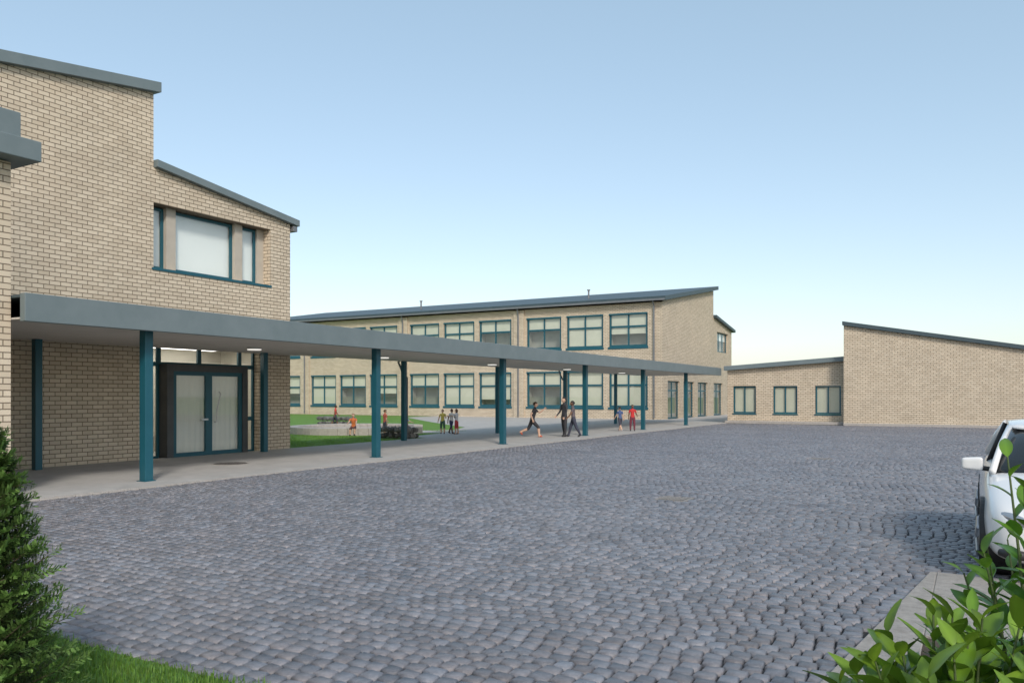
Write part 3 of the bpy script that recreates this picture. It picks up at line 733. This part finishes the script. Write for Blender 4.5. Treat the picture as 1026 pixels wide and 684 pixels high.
# ================================================================ CAR
def car(cx,fy):
    E=empty('parked_car')
    PAINT,nt,b=newmat('white_car_paint'); b.inputs['Base Color'].default_value=(.80,.80,.79,1); b.inputs['Roughness'].default_value=.25; b.inputs['Coat Weight'].default_value=.6
    CG,nt,b=newmat('tinted_car_glass'); b.inputs['Base Color'].default_value=(.015,.018,.02,1); b.inputs['Roughness'].default_value=.04
    RUB=mat_noise('tyre_rubber',(.015,.015,.015),(.03,.03,.03),20,.85); BP=mat_noise('black_plastic',(.015,.015,.016),(.025,.025,.026),20,.5)
    RIM=mat_noise('alloy_rim',(.4,.4,.41),(.5,.5,.5),8,.3,metal=1)
    HL,nt,b=newmat('headlight_lens'); b.inputs['Base Color'].default_value=(.45,.47,.5,1); b.inputs['Roughness'].default_value=.06; b.inputs['Metallic'].default_value=.6
    S=[(0,.50,.27,.44,.58),(.05,.70,.22,.48,.64),(.16,.81,.19,.52,.70),(.35,.86,.18,.56,.76),(.7,.885,.18,.60,.84),(1.1,.895,.18,.64,.92),(1.5,.90,.18,.68,.97),(2.4,.90,.18,.70,.98),(3.3,.895,.18,.72,1.0),(3.9,.87,.19,.72,1.0),(4.15,.80,.24,.70,.98),(4.26,.68,.32,.62,.86)]
    V=[];Fc=[]
    def sec(y,hw,zb,zs,zt): return [(0,y,zb),(hw*.84,y,zb),(hw*.97,y,zb+.09),(hw,y,zs-.08),(hw*.99,y,zs+.05),(hw*.94,y,zt-.05),(hw*.82,y,zt-.005),(hw*.45,y,zt+.015),(0,y,zt+.02)]
    for s in S:
        h=sec(*s); V+=h+[(-x,y,z) for x,y,z in h[-2:0:-1]]
    k=16
    for i in range(len(S)-1):
        for j in range(k): Fc.append((i*k+j,i*k+(j+1)%k,(i+1)*k+(j+1)%k,(i+1)*k+j))
    Fc.append(tuple(range(k))); Fc.append(tuple(range((len(S)-1)*k,len(S)*k)))
    def mk(name,V,Fc,mat,sub=2,smooth=True):
        m=MB(); m.v=list(V); m.f=list(Fc); m.m=[m.mi(mat)]*len(Fc); o=m.build(name,E,smooth=smooth)
        if sub: u=o.modifiers.new('s','SUBSURF'); u.levels=sub; u.render_levels=sub
        return o
    mk('body',V,Fc,PAINT)
    G=[(1.12,.80,.90,.78,.93),(1.30,.80,.90,.76,1.02),(1.95,.80,.92,.62,1.36),(2.6,.80,.92,.63,1.41),(3.3,.79,.92,.62,1.40),(3.75,.77,.94,.60,1.30),(4.08,.74,.94,.70,1.0)]
    V=[];Fc=[]
    for y,bw,zb,tw,zt in G:
        h=[(0,y,zb-.1),(bw,y,zb-.05),(bw-.01,y,zb+.02),(tw+.02,y,zt-.05),(tw-.06,y,zt),(0,y,zt+.025)]; V+=h+[(-x,a,z) for x,a,z in h[-2:0:-1]]
    k=10
    for i in range(len(G)-1):
        for j in range(k): Fc.append((i*k+j,i*k+(j+1)%k,(i+1)*k+(j+1)%k,(i+1)*k+j))
    Fc.append(tuple(range(k))); Fc.append(tuple(range((len(G)-1)*k,len(G)*k)))
    mk('windows',V,Fc,CG,1)
    V=[];Fc=[]
    for y,tw,zt_ in [(1.93,.61,1.35),(2.1,.63,1.39),(2.7,.645,1.425),(3.3,.63,1.415),(3.72,.60,1.33)]:
        V+=[(x*tw,y,zt_+.02-.03*abs(x)**3) for x in (-1,-.6,0,.6,1)]+[(x*tw,y,zt_-.04) for x in (1,.6,0,-.6,-1)]
    for i in range(4):
        for j in range(10): Fc.append((i*10+j,i*10+(j+1)%10,(i+1)*10+(j+1)%10,(i+1)*10+j))
    Fc.append(tuple(range(10)));Fc.append(tuple(range(40,50))); mk('roof',V,Fc,PAINT,1)
    p=MB()
    for sx in (-1,1):
        p.tube([(sx*.79,1.14,.93),(sx*.70,1.6,1.19),(sx*.615,1.98,1.36)],[.035,.03,.028],PAINT,8)
        p.tube([(sx*.80,2.65,.93),(sx*.63,2.68,1.38)],.028,BP,8)
        p.tube([(sx*.77,3.95,.95),(sx*.70,3.8,1.17),(sx*.60,3.6,1.37)],[.06,.045,.03],PAINT,8)
    p.build('pillars',E,smooth=True)
    for sx in (-1,1):
        for y in (.83,3.42):
            a=MB(); a.tube([(sx*.60,y,.34),(sx*.896,y,.34)],.375,BP,36); a.build('wheel_arch',E)
            t=MB(); 
            t.tube([(sx*.70,y,.32),(sx*.71,y,.32),(sx*.88,y,.32),(sx*.905,y,.32)],[.28,.315,.315,.285],RUB,36)
            t.tube([(sx*.88,y,.32),(sx*.909,y,.32)],.215,RIM,32); t.tube([(sx*.9,y,.32),(sx*.911,y,.32)],.19,BP,32)
            for q in range(5):
                an=q*2*math.pi/5; c,s_=math.cos(an),math.sin(an)
                t.tube([(sx*.912,y+c*.03,.32+s_*.03),(sx*.912,y+c*.2,.32+s_*.2)],[.028,.02],RIM,6)
            t.build('wheel',E)
    d=MB()
    d.box((-.50,-.012,.22),(.50,.12,.34),BP); d.box((-.42,-.012,.47),(.42,.12,.55),BP)
    d.box((-.26,-.03,.385),(.26,-.012,.475),BLIND)
    d.tube([(-.6,1.22,.965),(-.1,1.16,.985)],.008,BP,5); d.tube([(.0,1.22,.985),(.5,1.2,.975)],.008,BP,5)
    d.build('grille_and_bumper_trim',E,bevel=.01)
    for sx in (-1,1):
        t=MB(); t.tube([(sx*.56,.01,.30),(sx*.66,.035,.30),(sx*.75,.10,.305)],[.04,.05,.03],BP,10); t.build('side_intake',E,smooth=True)
        bm=bmesh.new(); bmesh.ops.create_uvsphere(bm,u_segments=24,v_segments=14,radius=1)
        for v in bm.verts:
            q=v.co; v.co=Vector((sx*(.665+.15*q.x),.175+.15*q.x+.11*q.y,.60+.062*q.z+.03*q.x))
        me=bpy.data.meshes.new('headlight'); bm.to_mesh(me); bm.free(); me.materials.append(HL); me.polygons.foreach_set('use_smooth',[True]*len(me.polygons))
        o=bpy.data.objects.new('headlight',me); COL.objects.link(o); o.parent=E
        bm=bmesh.new(); bmesh.ops.create_cube(bm,size=1); bmesh.ops.subdivide_edges(bm,edges=bm.edges,cuts=2,use_grid_fill=True)
        for v in bm.verts:
            q=v.co; v.co=Vector((sx*(.965+.2*q.x),1.50+.11*q.y+.03*q.x,.985+.13*q.z*(1-.25*q.x)))
        me=bpy.data.meshes.new('mirror'); bm.to_mesh(me); bm.free(); me.materials.append(PAINT); me.polygons.foreach_set('use_smooth',[True]*len(me.polygons))
        o=bpy.data.objects.new('mirror',me); COL.objects.link(o); o.parent=E; u=o.modifiers.new('s','SUBSURF'); u.levels=2;u.render_levels=2
        t=MB(); t.tube([(sx*.80,1.5,.93),(sx*.95,1.5,.95)],.025,BP,8); t.build('mirror_stalk',E)
    E.location=(cx,fy,0)
car(.95,8.3)

# ================================================================ LIGHT / WORLD / CAMERA
sd=Vector((.62,-.66,.66)).normalized()
el=math.asin(sd.z); az=math.atan2(sd.x,sd.y)
wd=bpy.data.worlds.new('World'); scene.world=wd; wd.use_nodes=True; nt=wd.node_tree
sky=nt.nodes.new('ShaderNodeTexSky'); sky.sky_type='NISHITA'; sky.sun_disc=False; sky.sun_elevation=el; sky.sun_rotation=az
sky.air_density=1.0; sky.dust_density=1.2; sky.ozone_density=1.0
mu=nt.nodes.new('ShaderNodeMix'); mu.data_type='RGBA'; mu.blend_type='MULTIPLY'; mu.inputs[0].default_value=1; mu.inputs[7].default_value=(1.0,.86,.80,1)
ad=nt.nodes.new('ShaderNodeMix'); ad.data_type='RGBA'; ad.blend_type='ADD'; ad.inputs[0].default_value=1; ad.inputs[7].default_value=(1.22,1.88,2.15,1)
nt.links.new(sky.outputs[0],mu.inputs[6]); nt.links.new(mu.outputs[2],ad.inputs[6])
bg=nt.nodes['Background']; nt.links.new(ad.outputs[2],bg.inputs[0]); bg.inputs[1].default_value=.15
sl=bpy.data.lights.new('sun','SUN'); sl.energy=2.35; sl.angle=math.radians(10); sl.color=(1,.94,.86)
so=bpy.data.objects.new('sun',sl); COL.objects.link(so); so.rotation_euler=sd.to_track_quat('Z','Y').to_euler()
cam=bpy.data.cameras.new('camera'); co=bpy.data.objects.new('camera',cam); COL.objects.link(co)
cam.sensor_width=36; cam.lens=808/1026*36; cam.shift_y=54/1026; cam.clip_start=.05; cam.clip_end=3000
co.location=(0,0,1.7); co.rotation_euler=(math.radians(90),0,math.radians(29.8)); scene.camera=co
scene.view_settings.view_transform='Standard'; scene.view_settings.look='None'; scene.view_settings.exposure=0
